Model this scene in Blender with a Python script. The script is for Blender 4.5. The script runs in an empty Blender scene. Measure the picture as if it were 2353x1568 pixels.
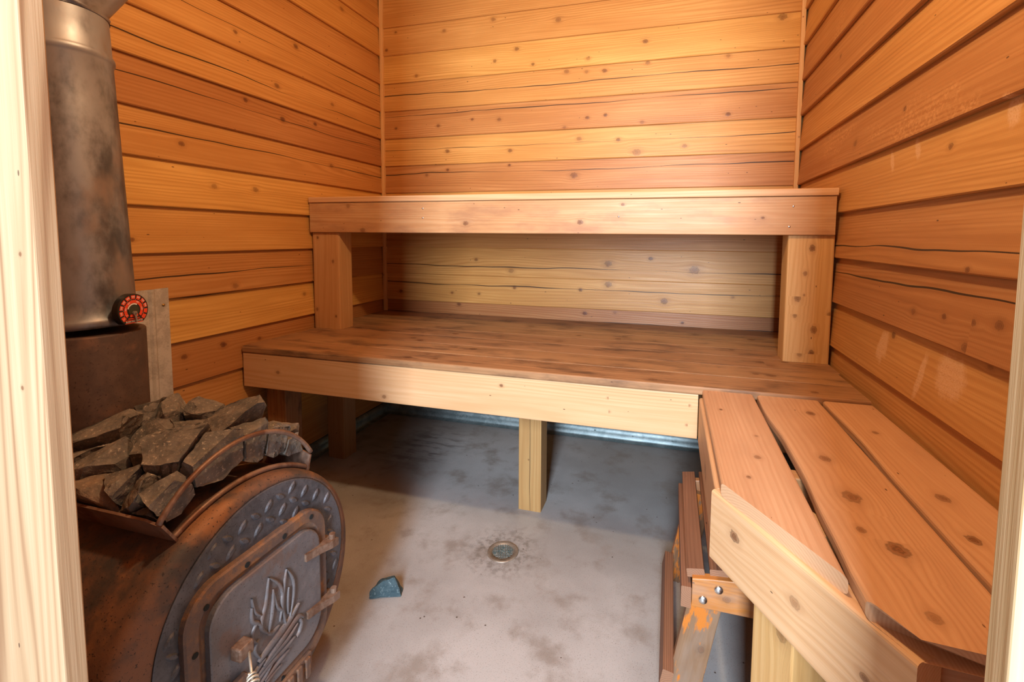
import bpy, bmesh, math, random
from mathutils import Vector, Matrix, noise

C = bpy.context.scene.collection
V = Vector
rnd = random.Random(7)
PI = math.pi

# ------------------------------------------------------------------ room dimensions (metres)
XR = 2.1345          # right wall
YB = 2.3584          # back wall
YF = 0.334           # inside of the front wall
E_ = 0.1524          # siding exposure
Z0 = 2.1969          # a course line near the top of the picture
ZC = 2.47            # ceiling

# ================================================================== node helper
class NT:
    def __init__(self, name):
        self.m = bpy.data.materials.new(name); self.m.use_nodes = True
        self.t = self.m.node_tree; self.t.nodes.clear()
        self.out = self.t.nodes.new('ShaderNodeOutputMaterial')
        self.b = self.t.nodes.new('ShaderNodeBsdfPrincipled')
        self.t.links.new(self.b.outputs[0], self.out.inputs[0])
    def n(self, typ): return self.t.nodes.new(typ)
    def put(self, sock, v):
        if v is None: return
        if hasattr(v, 'is_output'): self.t.links.new(v, sock)
        elif isinstance(v, (tuple, list)) and len(v) == 3 and sock.type == 'RGBA': sock.default_value = (*v, 1)
        else: sock.default_value = v
    def M(self, op, a, b=None, c=None, clamp=False):
        nd = self.n('ShaderNodeMath'); nd.operation = op; nd.use_clamp = clamp
        self.put(nd.inputs[0], a); self.put(nd.inputs[1], b); self.put(nd.inputs[2], c)
        return nd.outputs[0]
    def mul(self, a, b): return self.M('MULTIPLY', a, b)
    def add(self, a, b): return self.M('ADD', a, b)
    def sub(self, a, b): return self.M('SUBTRACT', a, b)
    def ss(self, x, e0, e1, lo=0., hi=1.):
        nd = self.n('ShaderNodeMapRange'); nd.interpolation_type = 'SMOOTHSTEP'
        self.put(nd.inputs[0], x)
        if e0 > e1: e0, e1, lo, hi = e1, e0, hi, lo
        nd.inputs[1].default_value = e0; nd.inputs[2].default_value = e1
        nd.inputs[3].default_value = lo; nd.inputs[4].default_value = hi
        return nd.outputs[0]
    def mix(self, f, a, b, typ='MIX'):
        nd = self.n('ShaderNodeMix'); nd.data_type = 'RGBA'; nd.blend_type = typ
        self.put(nd.inputs[0], f); self.put(nd.inputs[6], a); self.put(nd.inputs[7], b)
        return nd.outputs[2]
    def comb(self, x, y, z=0.):
        nd = self.n('ShaderNodeCombineXYZ'); self.put(nd.inputs[0], x); self.put(nd.inputs[1], y); self.put(nd.inputs[2], z)
        return nd.outputs[0]
    def sep(self, v):
        nd = self.n('ShaderNodeSeparateXYZ'); self.put(nd.inputs[0], v); return nd.outputs
    def noise(self, vec, scale, detail=2., rough=.5, dim='3D', dist=0.):
        nd = self.n('ShaderNodeTexNoise'); nd.noise_dimensions = dim
        self.put(nd.inputs['Vector'], vec); nd.inputs['Scale'].default_value = scale
        nd.inputs['Detail'].default_value = detail; nd.inputs['Roughness'].default_value = rough
        nd.inputs['Distortion'].default_value = dist
        return nd.outputs[0]
    def voro(self, vec, scale):
        nd = self.n('ShaderNodeTexVoronoi'); self.put(nd.inputs['Vector'], vec); nd.inputs['Scale'].default_value = scale
        return nd.outputs
    def uv(self, name):
        nd = self.n('ShaderNodeUVMap'); nd.uv_map = name; return nd.outputs[0]
    def attr(self, name):
        nd = self.n('ShaderNodeAttribute'); nd.attribute_name = name; return nd.outputs['Fac']
    def obj(self):
        return self.n('ShaderNodeTexCoord').outputs['Object']
    def world(self):
        return self.n('ShaderNodeNewGeometry').outputs['Position']
    def bump(self, h, strength, dist=.002):
        nd = self.n('ShaderNodeBump'); nd.inputs['Strength'].default_value = strength
        nd.inputs['Distance'].default_value = dist; self.put(nd.inputs['Height'], h)
        self.t.links.new(nd.outputs[0], self.b.inputs['Normal'])
    def set(self, base=None, rough=None, metal=None, spec=None):
        if base is not None: self.put(self.b.inputs['Base Color'], base)
        if rough is not None: self.put(self.b.inputs['Roughness'], rough)
        if metal is not None: self.put(self.b.inputs['Metallic'], metal)
        if spec is not None: self.put(self.b.inputs['Specular IOR Level'], spec)
        return self.m

def wood(name, light, mid, dark, ring_f=75., ring_amt=.42, rough=.5, blot_amt=.55, knot=(.075, .024, .008),
         stain=None, stain_amt=0., scuff=0., saw=0., paint=None, wear=()):
    n = NT(name)
    g = n.sep(n.uv('grain')); k2 = n.sep(n.uv('knot')); bd = n.sep(n.uv('board'))
    u, v = g[0], g[1]; du, dv = k2[0], k2[1]
    ks = n.M('MAXIMUM', n.attr('ksize'), 1e-4); tone = n.attr('tone'); crack = n.attr('crack'); endg = n.attr('endg')
    a = n.M('POWER', n.M('ABSOLUTE', n.M('DIVIDE', du, n.mul(ks, 4.0))), 2.)
    b = n.M('POWER', n.M('ABSOLUTE', n.M('DIVIDE', dv, n.mul(ks, 2.4))), 2.)
    infl = n.M('POWER', 2.718, n.mul(n.add(a, b), -1.))
    veff = n.sub(v, n.mul(n.mul(dv, infl), .82))
    low = n.noise(n.comb(n.mul(u, .55), n.mul(veff, 8.)), 1., 2., .45)
    ph = n.add(n.mul(veff, ring_f), n.mul(low, 11.))
    s = n.M('POWER', n.add(n.mul(n.M('SINE', n.mul(ph, 6.2832)), .5), .5), 2.2)
    ringm = n.noise(n.comb(n.mul(u, .9), n.mul(veff, 14.), 3.7), 1., 1.)
    ring = n.mul(s, n.ss(ringm, .25, .7, .25, 1.))
    fib = n.noise(n.comb(n.mul(u, 7.), n.mul(veff, 420.), 1.3), 1., 2., .6)
    fib2 = n.noise(n.comb(n.mul(u, 3.), n.mul(veff, 90.), 5.3), 1., 2., .6)
    blot = n.noise(n.comb(n.mul(u, 1.7), n.mul(v, 9.), 9.1), 1., 3., .55)
    t = n.add(n.add(n.mul(n.sub(blot, .5), blot_amt * 1.6), n.mul(ring, ring_amt)),
              n.add(n.mul(n.sub(fib, .5), .35), n.mul(n.sub(fib2, .5), .45)))
    t = n.add(t, .25)
    c1 = n.mix(n.ss(t, -.15, .5), light, mid)
    c1 = n.mix(n.ss(t, .45, 1.15), c1, dark)
    # knots
    kn = n.noise(n.comb(n.mul(du, 130.), n.mul(dv, 130.), n.mul(ks, 900.)), 1., 2.)
    kd = n.add(n.M('SQRT', n.add(n.M('POWER', n.M('ABSOLUTE', n.M('DIVIDE', du, n.mul(ks, 1.25))), 2.), n.M('POWER', n.M('ABSOLUTE', n.M('DIVIDE', dv, ks)), 2.))), n.mul(n.sub(kn, .5), 1.1))
    has = n.M('GREATER_THAN', ks, .001)
    kst = n.M('FRACT', n.mul(ks, 91733.))
    kst = n.add(n.mul(kst, .6), .4)
    halo = n.mul(n.ss(kd, 3.1, .8), has)
    core = n.mul(n.mul(n.ss(kd, 1.15, .5), has), kst)
    kr = n.add(n.mul(n.M('SINE', n.mul(kd, 17.)), .5), .5)
    kc = n.mix(kr, tuple(x * 2.6 for x in knot), knot)
    rim = n.mul(n.mul(n.ss(kd, .72, .98), n.ss(kd, 1.3, 1.0)), has)
    c1 = n.mix(n.mul(halo, .3), c1, tuple(x * .85 for x in dark))
    c1 = n.mix(n.mul(core, .88), c1, kc)
    c1 = n.mix(n.mul(n.mul(rim, .55), kst), c1, tuple(x * .6 for x in knot))
    pv_ = n.voro(n.comb(n.mul(u, 16.), n.mul(v, 42.), 0.), 1.)
    pc = n.sep(pv_[1])[0]
    c1 = n.mix(n.mul(n.mul(n.M('LESS_THAN', pv_[0], n.mul(pc, .075)), n.M('GREATER_THAN', pc, .62)), .8), c1, (.05, .02, .01))
    # tone of the whole board
    hs = n.n('ShaderNodeHueSaturation'); n.put(hs.inputs['Color'], c1)
    n.put(hs.inputs['Value'], n.add(1., n.mul(tone, .42))); n.put(hs.inputs['Hue'], n.add(.5, n.mul(tone, .02)))
    c1 = hs.outputs[0]
    if stain:
        w = n.world()
        sv = n.noise(n.comb(n.mul(u, 5.), n.mul(v, 16.), 2.2), 1., 4., .62)
        c1 = n.mix(n.mul(n.ss(sv, .44, .74), stain_amt), c1, stain)
    if paint:
        pv = n.noise(n.comb(n.mul(u, 9.), n.mul(v, 26.), 4.4), 1., 5., .65)
        c1 = n.mix(n.ss(pv, .5, .57), c1, paint)
    if scuff:
        sn = n.noise(n.comb(n.mul(u, 2.2), n.mul(v, 5.), 7.7), 1., 3., .6)
        sf = n.noise(n.comb(n.mul(u, 95.), n.mul(v, 140.), 7.7), 1., 2., .6)
        sc = n.mul(n.mul(n.ss(sn, .6, .72), n.ss(sf, .46, .62)), scuff)
        c1 = n.mix(sc, c1, tuple(min(1, x * 1.25 + .06) for x in light))
    if wear:
        w = n.sep(n.world()); wn = n.noise(n.comb(n.mul(w[1], 34.), n.mul(w[2], 20.), 0.), 1., 4., .65)
        wf = n.noise(n.comb(n.mul(w[1], 300.), n.mul(w[2], 260.), 0.), 1., 2., .6)
        for (cy, cz, ry, rz, sl) in wear:
            dz = n.sub(w[2], cz); dy = n.sub(n.sub(w[1], cy), n.mul(dz, sl))
            m = n.M('SQRT', n.add(n.M('POWER', n.M('ABSOLUTE', n.mul(dy, 1 / ry)), 2.), n.M('POWER', n.M('ABSOLUTE', n.mul(dz, 1 / rz)), 2.)))
            m = n.add(m, n.mul(n.sub(wn, .5), 1.5))
            c1 = n.mix(n.mul(n.ss(m, 1.05, .55), n.ss(wf, .30, .60, .25, .8)), c1, (.66, .42, .25))
    # long drying crack
    wob = n.noise(n.comb(n.mul(u, 1.1), n.mul(crack, 31.), 0.), 1., 3., .6)
    cd = n.M('ABSOLUTE', n.sub(n.sub(bd[1], crack), n.mul(n.sub(wob, .5), .30)))
    cw = n.noise(n.comb(n.mul(u, 1.6), n.mul(crack, 57.), 4.), 1., 2.)
    con = n.M('GREATER_THAN', crack, 0.)
    thick = n.ss(cw, .3, .62, .002, .014)
    cm = n.mul(n.M('LESS_THAN', cd, thick), con)
    cs = n.mul(n.mul(n.ss(cd, .1, .0), con), n.ss(cw, .45, .75))
    c1 = n.mix(n.mul(cs, .3), c1, tuple(x * .5 for x in dark))
    c1 = n.mix(n.mul(cm, .93), c1, (.022, .009, .004))
    # end grain
    er = n.M('SQRT', n.add(n.M('POWER', n.M('ABSOLUTE', u), 2.), n.M('POWER', n.M('ABSOLUTE', v), 2.)))
    en = n.noise(n.comb(u, v), 60., 2.)
    ew = n.add(n.mul(n.M('SINE', n.add(n.mul(er, 1500.), n.mul(en, 5.))), .5), .5)
    ec = n.mix(n.mul(ew, .6), tuple(min(1, x * .98) for x in light), mid)
    c1 = n.mix(endg, c1, ec)
    h = n.sub(n.add(n.mul(fib, .5), n.mul(fib2, .3)), n.add(n.mul(ring, .25), n.mul(cm, 4.)))
    h = n.add(h, n.mul(core, .5))
    if saw:
        h = n.add(h, n.mul(n.M('SINE', n.mul(n.add(u, n.mul(v, .12)), 1300.)), saw))
    n.bump(h, .22, .0025)
    return n.set(c1, n.add(rough - .1, n.mul(fib2, .2)), 0., .33)

# ================================================================== lumber mesh accumulator
class Acc:
    def __init__(self): self.v = []; self.f = []; self.d = []
    def face(self, idx, grain, knot, board, ks=0., tone=0., crack=-1., endg=0., sm=False):
        self.f.append(idx); self.d.append((grain, knot, board, ks, tone, crack, endg, sm))
    def build(self, name, mat, parent=None, loc=None):
        me = bpy.data.meshes.new(name)
        vs = self.v if loc is None else [V(p) - V(loc) for p in self.v]
        me.from_pydata([tuple(p) for p in vs], [], self.f)
        for x in ('grain', 'knot', 'board'): me.uv_layers.new(name=x)
        for x in ('ksize', 'tone', 'crack', 'endg'): me.attributes.new(x, 'FLOAT', 'FACE')
        L = [me.uv_layers[x] for x in ('grain', 'knot', 'board')]
        A = [me.attributes[x] for x in ('ksize', 'tone', 'crack', 'endg')]
        for p, d in zip(me.polygons, self.d):
            for j, li in enumerate(p.loop_indices):
                for q in range(3): L[q].data[li].uv = d[q][j]
            for q in range(4): A[q].data[p.index].value = d[3 + q]
            p.use_smooth = d[7]
        me.update()
        bm = bmesh.new(); bm.from_mesh(me); bmesh.ops.recalc_face_normals(bm, faces=bm.faces); bm.to_mesh(me); bm.free()
        me.materials.append(mat)
        o = bpy.data.objects.new(name, me); C.objects.link(o)
        if loc is not None: o.location = loc
        if parent: o.parent = parent
        return o

def rsect(w, t, r=.003, n=2):
    """rounded rectangle, v in 0..w, depth 0..-t, main face at depth 0"""
    pts = []
    for (cx, cy, a0) in ((w - r, -r, 0), (r, -r, 90), (r, -t + r, 180), (w - r, -t + r, 270)):
        for i in range(n + 1):
            a = math.radians(a0 + 90 * i / n)
            pts.append((cx + r * math.cos(a), cy + r * math.sin(a)))
    return pts

def midpts(sec, vs):
    t = min(p[1] for p in sec); out = []
    for i, p in enumerate(sec):
        q = sec[(i + 1) % len(sec)]; out.append(p)
        if abs(p[1] - q[1]) < 1e-6 and abs(p[0] - q[0]) > .02:
            mids = [v for v in vs if min(p[0], q[0]) < v < max(p[0], q[0])]
            for v in sorted(mids, reverse=p[0] > q[0]): out.append((v, p[1]))
    return out

def lumber(acc, o, L, W, T, length, sect, knots=(), tone=0., crack=-1., extra=(), skew0=None, skew1=None, e0=None, e1=None, rs=None):
    o, L, W, T = V(o), V(L).normalized(), V(W).normalized(), V(T).normalized()
    rs = rs or rnd
    width = max(p[0] for p in sect); U0, V0 = rs.uniform(0, 40), rs.uniform(0, 40)
    ks = sorted([k for k in knots if 0 < k[0] < length])
    st = [0.] + [(ks[i][0] + ks[i + 1][0]) / 2 for i in range(len(ks) - 1)] + [length] + [x for x in extra if 0 < x < length]
    st = sorted(set(st)); m = len(sect); base = len(acc.v)
    def uvof(si, p):
        u = st[si]; v, w = p
        if e0 and v < width * .5: v = v + e0(u)
        if e1 and v > width * .5: v = v + e1(u)
        if si == 0 and skew0: u = u + skew0(v)
        if si == len(st) - 1 and skew1: u = u + skew1(v)
        return u, v, w
    loc = []
    for si in range(len(st)):
        for p in sect:
            u, v, w = uvof(si, p); loc.append((u, v, w)); acc.v.append(o + L * u + W * v + T * w)
    for i in range(m):
        j = (i + 1) % m
        dv, dw = sect[j][0] - sect[i][0], sect[j][1] - sect[i][1]
        nv, nw = dw, -dv
        mainf = abs(nw) > abs(nv)
        top = mainf and (sect[i][1] + sect[j][1]) / 2 > -.012 - .25 * abs(dv) and (sect[i][1] + sect[j][1]) / 2 > min(p[1] for p in sect) * .6
        for si in range(len(st) - 1):
            idx = (base + si * m + i, base + (si + 1) * m + i, base + (si + 1) * m + j, base + si * m + j)
            P = [loc[q - base] for q in idx]
            mid = (st[si] + st[si + 1]) / 2
            k = min(ks, key=lambda q: abs(q[0] - mid)) if (ks and top) else None
            if mainf: gr = [(p[0] + U0, p[1] + V0 + (0 if top else .4)) for p in P]
            else: gr = [(p[0] + U0, p[2] + V0 + (.9 if sect[i][0] > width / 2 else -.6)) for p in P]
            kn = [(p[0] - k[0], p[1] - k[1]) for p in P] if k else [(9., 9.)] * 4
            bd = [(p[0], p[1] / width) for p in P]
            acc.face(idx, gr, kn, bd, k[2] if k else 0., tone, crack if top else -1., 0.)
    cu, cv = rs.uniform(-.04, .04) + width / 2, rs.uniform(.02, .07)
    for s, si in ((0, 0), (1, len(st) - 1)):
        idx = tuple(base + si * m + q for q in range(m))
        if s == 0: idx = idx[::-1]
        P = [loc[q - base] for q in idx]
        acc.face(idx, [(p[1] - cu, p[2] + cv) for p in P], [(9., 9.)] * m, [(0, 0)] * m, 0., tone, -1., 1.)

def rk(length, width, n, rs, lo=.004, hi=.011):
    return [(rs.uniform(.03, length - .03), rs.uniform(.2, .8) * width, rs.uniform(lo, hi)) for _ in range(n)]

# ================================================================== plain mesh helpers
def link(name, bm, mat, parent=None, smooth=False, loc=None):
    me = bpy.data.meshes.new(name); bm.normal_update()
    if loc is not None:
        for v in bm.verts: v.co -= V(loc)
    bm.to_mesh(me); bm.free()
    for p in me.polygons: p.use_smooth = smooth
    if isinstance(mat, (list, tuple)):
        for m in mat: me.materials.append(m)
    else: me.materials.append(mat)
    o = bpy.data.objects.new(name, me); C.objects.link(o)
    if loc is not None: o.location = loc
    if parent: o.parent = parent
    return o

def box(bm, lo, hi, bev=0.):
    r = bmesh.ops.create_cube(bm, size=1.)
    for v in r['verts']:
        v.co = V([(lo[i] + hi[i]) / 2 + v.co[i] * (hi[i] - lo[i]) for i in range(3)])
    if bev:
        es = list({e for v in r['verts'] for e in v.link_edges})
        bmesh.ops.bevel(bm, geom=es, offset=bev, segments=2, affect='EDGES', profile=.5)
    return r['verts']

def tube(bm, pts, rad, seg=10, cap=True, closed=False):
    pts = [V(p) for p in pts]; rings = []; prev = None
    n = len(pts)
    for i, p in enumerate(pts):
        if closed: d = (pts[(i + 1) % n] - pts[i - 1]).normalized()
        else: d = (pts[min(i + 1, n - 1)] - pts[max(i - 1, 0)]).normalized()
        if prev is None:
            a = d.cross(V((0, 0, 1)))
            if a.length < .05: a = d.cross(V((0, 1, 0)))
            a.normalize()
        else:
            a = (prev - d * prev.dot(d)).normalized()
        prev = a; b = d.cross(a)
        r = rad(i / max(1, n - 1)) if callable(rad) else rad
        rings.append([bm.verts.new(p + (a * math.cos(2 * PI * k / seg) + b * math.sin(2 * PI * k / seg)) * r) for k in range(seg)])
    for i in range(n if closed else n - 1):
        A, B = rings[i], rings[(i + 1) % n]
        for k in range(seg):
            bm.faces.new((A[k], A[(k + 1) % seg], B[(k + 1) % seg], B[k]))
    if cap and not closed:
        bm.faces.new(rings[0][::-1]); bm.faces.new(rings[-1])
    return rings

def loft(bm, rings, cap0=False, cap1=False):
    R = [[bm.verts.new(p) for p in r] for r in rings]
    for A, B in zip(R[:-1], R[1:]):
        n = len(A)
        for k in range(n): bm.faces.new((A[k], A[(k + 1) % n], B[(k + 1) % n], B[k]))
    if cap0: bm.faces.new(R[0][::-1])
    if cap1: bm.faces.new(R[-1])
    bmesh.ops.recalc_face_normals(bm, faces=bm.faces)
    return R

def tag(o, label=None, cat=None, group=None, kind=None):
    if label: o['label'] = label
    if cat: o['category'] = cat
    if group: o['group'] = group
    if kind: o['kind'] = kind
    return o

def thing(name, label, cat, loc, group=None):
    o = bpy.data.objects.new(name, None); C.objects.link(o); o.location = loc
    o.empty_display_size = .1
    return tag(o, label, cat, group)

class Th:
    """a thing whose parts are given in world coordinates"""
    def __init__(self, name, label, cat, loc, group=None):
        self.e = thing(name, label, cat, loc, group); self.loc = V(loc)
    rot = None
    def put(self, o, label=None):
        o.parent = self.e; o.location = V(o.location) - self.loc
        if label: o['label'] = label
        return o
    def acc(self, name, a, mat, label=None): return self.put(a.build(name, mat), label)
    def bm(self, name, bm, mat, smooth=False, label=None):
        if self.rot is not None: bm.transform(self.rot)
        return self.put(link(name, bm, mat, smooth=smooth), label)

def sub(parent, o):
    """child of a part; both meshes hold coordinates relative to world, so keep zero offset"""
    o.parent = parent
    return o

# ================================================================== materials
W_WALL = wood('cedar siding', (.62, .325, .105), (.47, .215, .058), (.29, .11, .03), rough=.42, scuff=.0, saw=.05)
W_WALLR = wood('cedar siding scuffed', (.58, .31, .115), (.44, .205, .066), (.29, .12, .038), rough=.5, wear=((1.419, .759, .035, .05, -.3), (1.11, .765, .06, .055, 0.), (1.215, .735, .014, .07, -.25), (1.306, 1.255, .016, .03, .4), (.985, 1.262, .02, .035, 0.), (1.434, 1.245, .012, .03, .4)), scuff=.3, saw=.05)
W_FASC = wood('fir fascia', (.68, .44, .255), (.58, .335, .17), (.41, .20, .09), rough=.48, ring_f=60., blot_amt=.5)
W_SHELF = wood('shelf fascia cedar', (.62, .40, .21), (.50, .27, .12), (.33, .155, .065), rough=.45, ring_f=85., blot_amt=.75, stain=(.30, .14, .075), stain_amt=.55)
W_SEAT = wood('worn seat cedar', (.40, .215, .11), (.30, .15, .07), (.20, .092, .042), rough=.55, stain=(.085, .043, .026), stain_amt=.8)
W_SIDE = wood('side bench cedar', (.63, .385, .22), (.53, .295, .155), (.38, .19, .092), rough=.5, ring_f=85., stain=(.45, .24, .13), stain_amt=.4)
W_POST = wood('post lumber', (.60, .36, .165), (.50, .27, .105), (.34, .16, .06), rough=.55, ring_f=60.)
W_LEG = wood('leg lumber', (.52, .32, .13), (.43, .235, .085), (.29, .14, .05), rough=.6, ring_f=60.)
W_BURNT = wood('scorched leg lumber', (.36, .19, .075), (.26, .12, .045), (.15, .065, .025), rough=.6, stain=(.03, .014, .008), stain_amt=.95)
W_DARK = wood('dark stained slat', (.31, .155, .088), (.21, .10, .055), (.085, .038, .022), rough=.55, ring_f=160., ring_amt=.6)
W_ORNG = wood('worn orange varnish', (.55, .21, .05), (.42, .15, .035), (.2, .075, .025), rough=.4, ring_f=60., stain=(.36, .27, .21), stain_amt=.6)
W_GREYL = wood('weathered leg', (.27, .155, .085), (.2, .105, .055), (.12, .058, .028), rough=.55, ring_f=60., paint=(.55, .17, .025), stain=(.30, .235, .19), stain_amt=.45)
W_JAMB = wood('rough fir jamb', (.46, .315, .195), (.36, .22, .12), (.24, .122, .06), rough=.7, ring_f=62., ring_amt=.95, blot_amt=.35)
W_TRIM = wood('corner strip', (.68, .42, .2), (.6, .34, .14), (.42, .22, .09), rough=.5)
W_CEIL = wood('ceiling cedar', (.62, .35, .14), (.5, .25, .085), (.34, .14, .05), rough=.55)

def metal_mat(name, cols, rough=.5, metal=.9, scale=6., speck=None, bump=.15, stretch=(1, 1, 1), hi=.6, lo=.4):
    n = NT(name); p = n.obj()
    s = n.sep(p); q = n.comb(n.mul(s[0], stretch[0]), n.mul(s[1], stretch[1]), n.mul(s[2], stretch[2]))
    a = n.noise(q, scale, 5., .6, dist=.4); b = n.noise(q, scale * 7, 4., .65); c = n.noise(q, scale * 40, 2., .6)
    f = n.add(n.mul(a, .65), n.mul(b, .35))
    col = n.mix(n.ss(f, lo, hi), cols[0], cols[1])
    if len(cols) > 2: col = n.mix(n.ss(n.noise(q, scale * 1.7, 4., .6), .52, .66), col, cols[2])
    if speck: col = n.mix(n.ss(c, .6, .72), col, speck)
    n.bump(n.add(b, n.mul(c, .5)), bump, .002)
    return n.set(col, n.add(rough - .12, n.mul(b, .3)), metal, .5)

M_PIPE = metal_mat('sooty blued steel pipe', ((.075, .073, .078), (.26, .252, .258), (.24, .185, .155)), .44, .55, 4., None, .06, (1, 1, .55))
M_ELBOW = metal_mat('stove pipe elbow steel', ((.13, .12, .125), (.26, .245, .25), (.09, .05, .035)), .4, .75, 6., None, .05)
M_COLLAR = metal_mat('brown scaled collar', ((.065, .038, .030), (.10, .06, .046), (.14, .07, .045)), .6, .35, 7., (.04, .02, .015), .12)
M_BODY = metal_mat('rusted drum steel', ((.06, .047, .042), (.19, .088, .048), (.28, .12, .05)), .6, .25, 6., (.03, .02, .018), .3, hi=.62, lo=.38)
M_PLATE = metal_mat('dark tread plate', ((.075, .074, .085), (.135, .132, .15)), .55, .5, 9., (.05, .045, .045), .12)
M_FRAME = metal_mat('rusty cast frame', ((.13, .085, .07), (.23, .125, .075), (.30, .13, .05)), .6, .35, 14., (.08, .05, .04), .3)
M_DOOR = metal_mat('grey cast door', ((.15, .135, .14), (.20, .18, .185), (.17, .12, .105)), .52, .4, 9., (.09, .07, .065), .25)
M_HINGE = metal_mat('rusty hinge', ((.15, .075, .045), (.25, .16, .115)), .55, .4, 20., None, .2)
M_RAIL = metal_mat('rusted angle iron', ((.20, .115, .08), (.31, .19, .135), (.16, .07, .04)), .5, .45, 12., None, .15)
M_COIL = metal_mat('dull wire', ((.55, .46, .36), (.68, .58, .46)), .4, .7, 30., None, .05)
M_GALV = metal_mat('galvanised sheet', ((.42, .38, .33), (.58, .54, .48)), .5, .25, 22., (.26, .23, .2), .06)
M_FLASH = metal_mat('bright flashing', ((.26, .33, .345), (.40, .475, .49)), .46, .8, 18., (.24, .3, .31), .15)
M_BOLT = metal_mat('zinc bolt', ((.62, .63, .65), (.8, .8, .8)), .25, 1., 30., None, .03)
M_BRASS = metal_mat('brass screw', ((.32, .2, .07), (.5, .34, .12)), .4, .8, 40., None, .03)
M_DRAIN = metal_mat('drain rim', ((.27, .215, .165), (.36, .30, .24)), .45, .5, 20., None, .1)
M_GRATE = metal_mat('drain grate', ((.34, .36, .33), (.52, .54, .50), (.2, .33, .34)), .4, .6, 60., None, .1)

def flat(name, col, rough=.4, metal=0.):
    n = NT(name); p = n.obj(); f = n.noise(p, 60., 2.)
    return n.set(n.mix(n.mul(f, .3), col, tuple(x * .75 for x in col)), rough, metal, .5)
M_BLACK = flat('black enamel', (.012, .011, .01), .28)
M_RED = flat('red dial print', (.72, .055, .012), .4)
M_WHITE = flat('white print', (.75, .66, .6), .4)
M_DKGRN = flat('dial centre', (.035, .032, .012), .45)
M_NEEDLE = flat('needle', (.30, .24, .21), .35, .5)
M_HOLE = flat('dark hole', (.006, .006, .006), .9)
M_ROOF = flat('felt', (.1, .1, .1), .9)

def rock_mat(name, cols, spk):
    n = NT(name); p = n.obj()
    a = n.noise(p, 22., 5., .65); b = n.noise(p, 170., 3., .7); c = n.noise(p, 60., 4., .7)
    col = n.mix(n.ss(a, .35, .65), cols[0], cols[1])
    col = n.mix(n.mul(n.ss(b, .56, .7), n.ss(c, .35, .6)), col, spk)
    n.bump(n.add(n.mul(c, .8), n.mul(b, .45)), .6, .004)
    return n.set(col, .78, 0., .35)
M_ROCK = rock_mat('dark basalt', ((.10, .088, .078), (.19, .158, .13)), (.42, .35, .28))
M_ROCKB = rock_mat('brown basalt', ((.15, .11, .08), (.25, .17, .115)), (.38, .28, .2))
M_ROCKF = rock_mat('slate blue rock', ((.035, .066, .082), (.065, .105, .122)), (.22, .3, .32))

def concrete():
    n = NT('sealed concrete'); p = n.world()
    a = n.noise(p, 1.6, 5., .55); b = n.noise(p, 7., 5., .62); c = n.noise(p, 48., 4., .6); d = n.noise(p, 330., 2., .6)
    col = n.mix(n.ss(a, .35, .68), (.32, .305, .297), (.48, .465, .458))
    col = n.mix(n.mul(n.ss(b, .48, .70), .7), col, (.24, .20, .17))
    col = n.mix(n.mul(n.ss(d, .56, .72), .6), col, (.17, .14, .12))
    s = n.sep(p)
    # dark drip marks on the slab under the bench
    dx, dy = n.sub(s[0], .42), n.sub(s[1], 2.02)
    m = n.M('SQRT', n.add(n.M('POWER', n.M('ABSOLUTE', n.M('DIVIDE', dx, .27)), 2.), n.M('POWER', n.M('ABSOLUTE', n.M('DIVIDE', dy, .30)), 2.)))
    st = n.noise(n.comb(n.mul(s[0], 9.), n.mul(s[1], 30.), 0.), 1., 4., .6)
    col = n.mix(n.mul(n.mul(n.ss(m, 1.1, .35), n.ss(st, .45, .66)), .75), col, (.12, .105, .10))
    # grime ring near the drain
    dx, dy = n.sub(s[0], 1.09), n.sub(s[1], 1.39)
    m2 = n.M('SQRT', n.add(n.M('POWER', n.M('ABSOLUTE', dx), 2.), n.M('POWER', n.M('ABSOLUTE', dy), 2.)))
    col = n.mix(n.mul(n.mul(n.ss(m2, .17, .055), n.ss(c, .42, .66)), .7), col, (.16, .14, .12))
    v = n.voro(p, 17.)
    sp = n.M('LESS_THAN', v[0], .045)
    col = n.mix(n.mul(sp, .85), col, (.07, .045, .03))
    n.bump(n.add(n.mul(c, .6), n.mul(d, .3)), .12, .002)
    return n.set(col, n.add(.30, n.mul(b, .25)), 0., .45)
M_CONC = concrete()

# ================================================================== setting
def struct(o): return tag(o, kind='structure')

bm = bmesh.new(); box(bm, (-.12, -1.7, -.12), (XR + .9, YB + .1, 0.)); struct(link('floor', bm, M_CONC))

KB = [(0.669, 2.174), (1.019, 2.132), (0.386, 2.147), (0.089, 2.17), (0.032, 2.077), (0.799, 2.012), (0.679, 1.96), (0.889, 1.925), (1.452, 1.983), (1.175, 1.927), (0.218, 1.922), (1.258, 1.863), (1.167, 1.865), (1.065, 1.876), (1.465, 1.884), (0.085, 1.645), (0.348, 1.645), (0.55, 1.668), (0.704, 1.659), (1.175, 1.64), (1.266, 1.647), (1.445, 1.601), (1.059, 1.597), (1.134, 1.539), (1.331, 1.525), (0.402, 1.506), (0.765, 1.494), (1.423, 1.458), (1.646, 1.48), (0.401, 1.405), (0.76, 1.419), (1.11, 1.355), (0.273, 1.38), (2.05, 2.029), (1.828, 1.881), (1.835, 1.616), (0.774, 0.858), (1.293, 0.907), (1.71, 0.887), (1.295, 0.801), (1.152, 0.769), (0.792, 0.767), (0.426, 0.726), (0.588, 0.726), (1.572, 0.729), (1.886, 0.762), (0.101, 0.723), (0.465, 0.662), (0.379, 0.59), (0.743, 0.573), (0.893, 0.593), (1.008, 0.584), (1.176, 0.648), (1.332, 0.66), (1.402, 0.575), (1.661, 0.626), (0.435, 0.498), (0.6, 0.499), (1.563, 0.498), (1.888, 0.484), (1.502, 0.938), (0.57, 0.914)]
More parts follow.
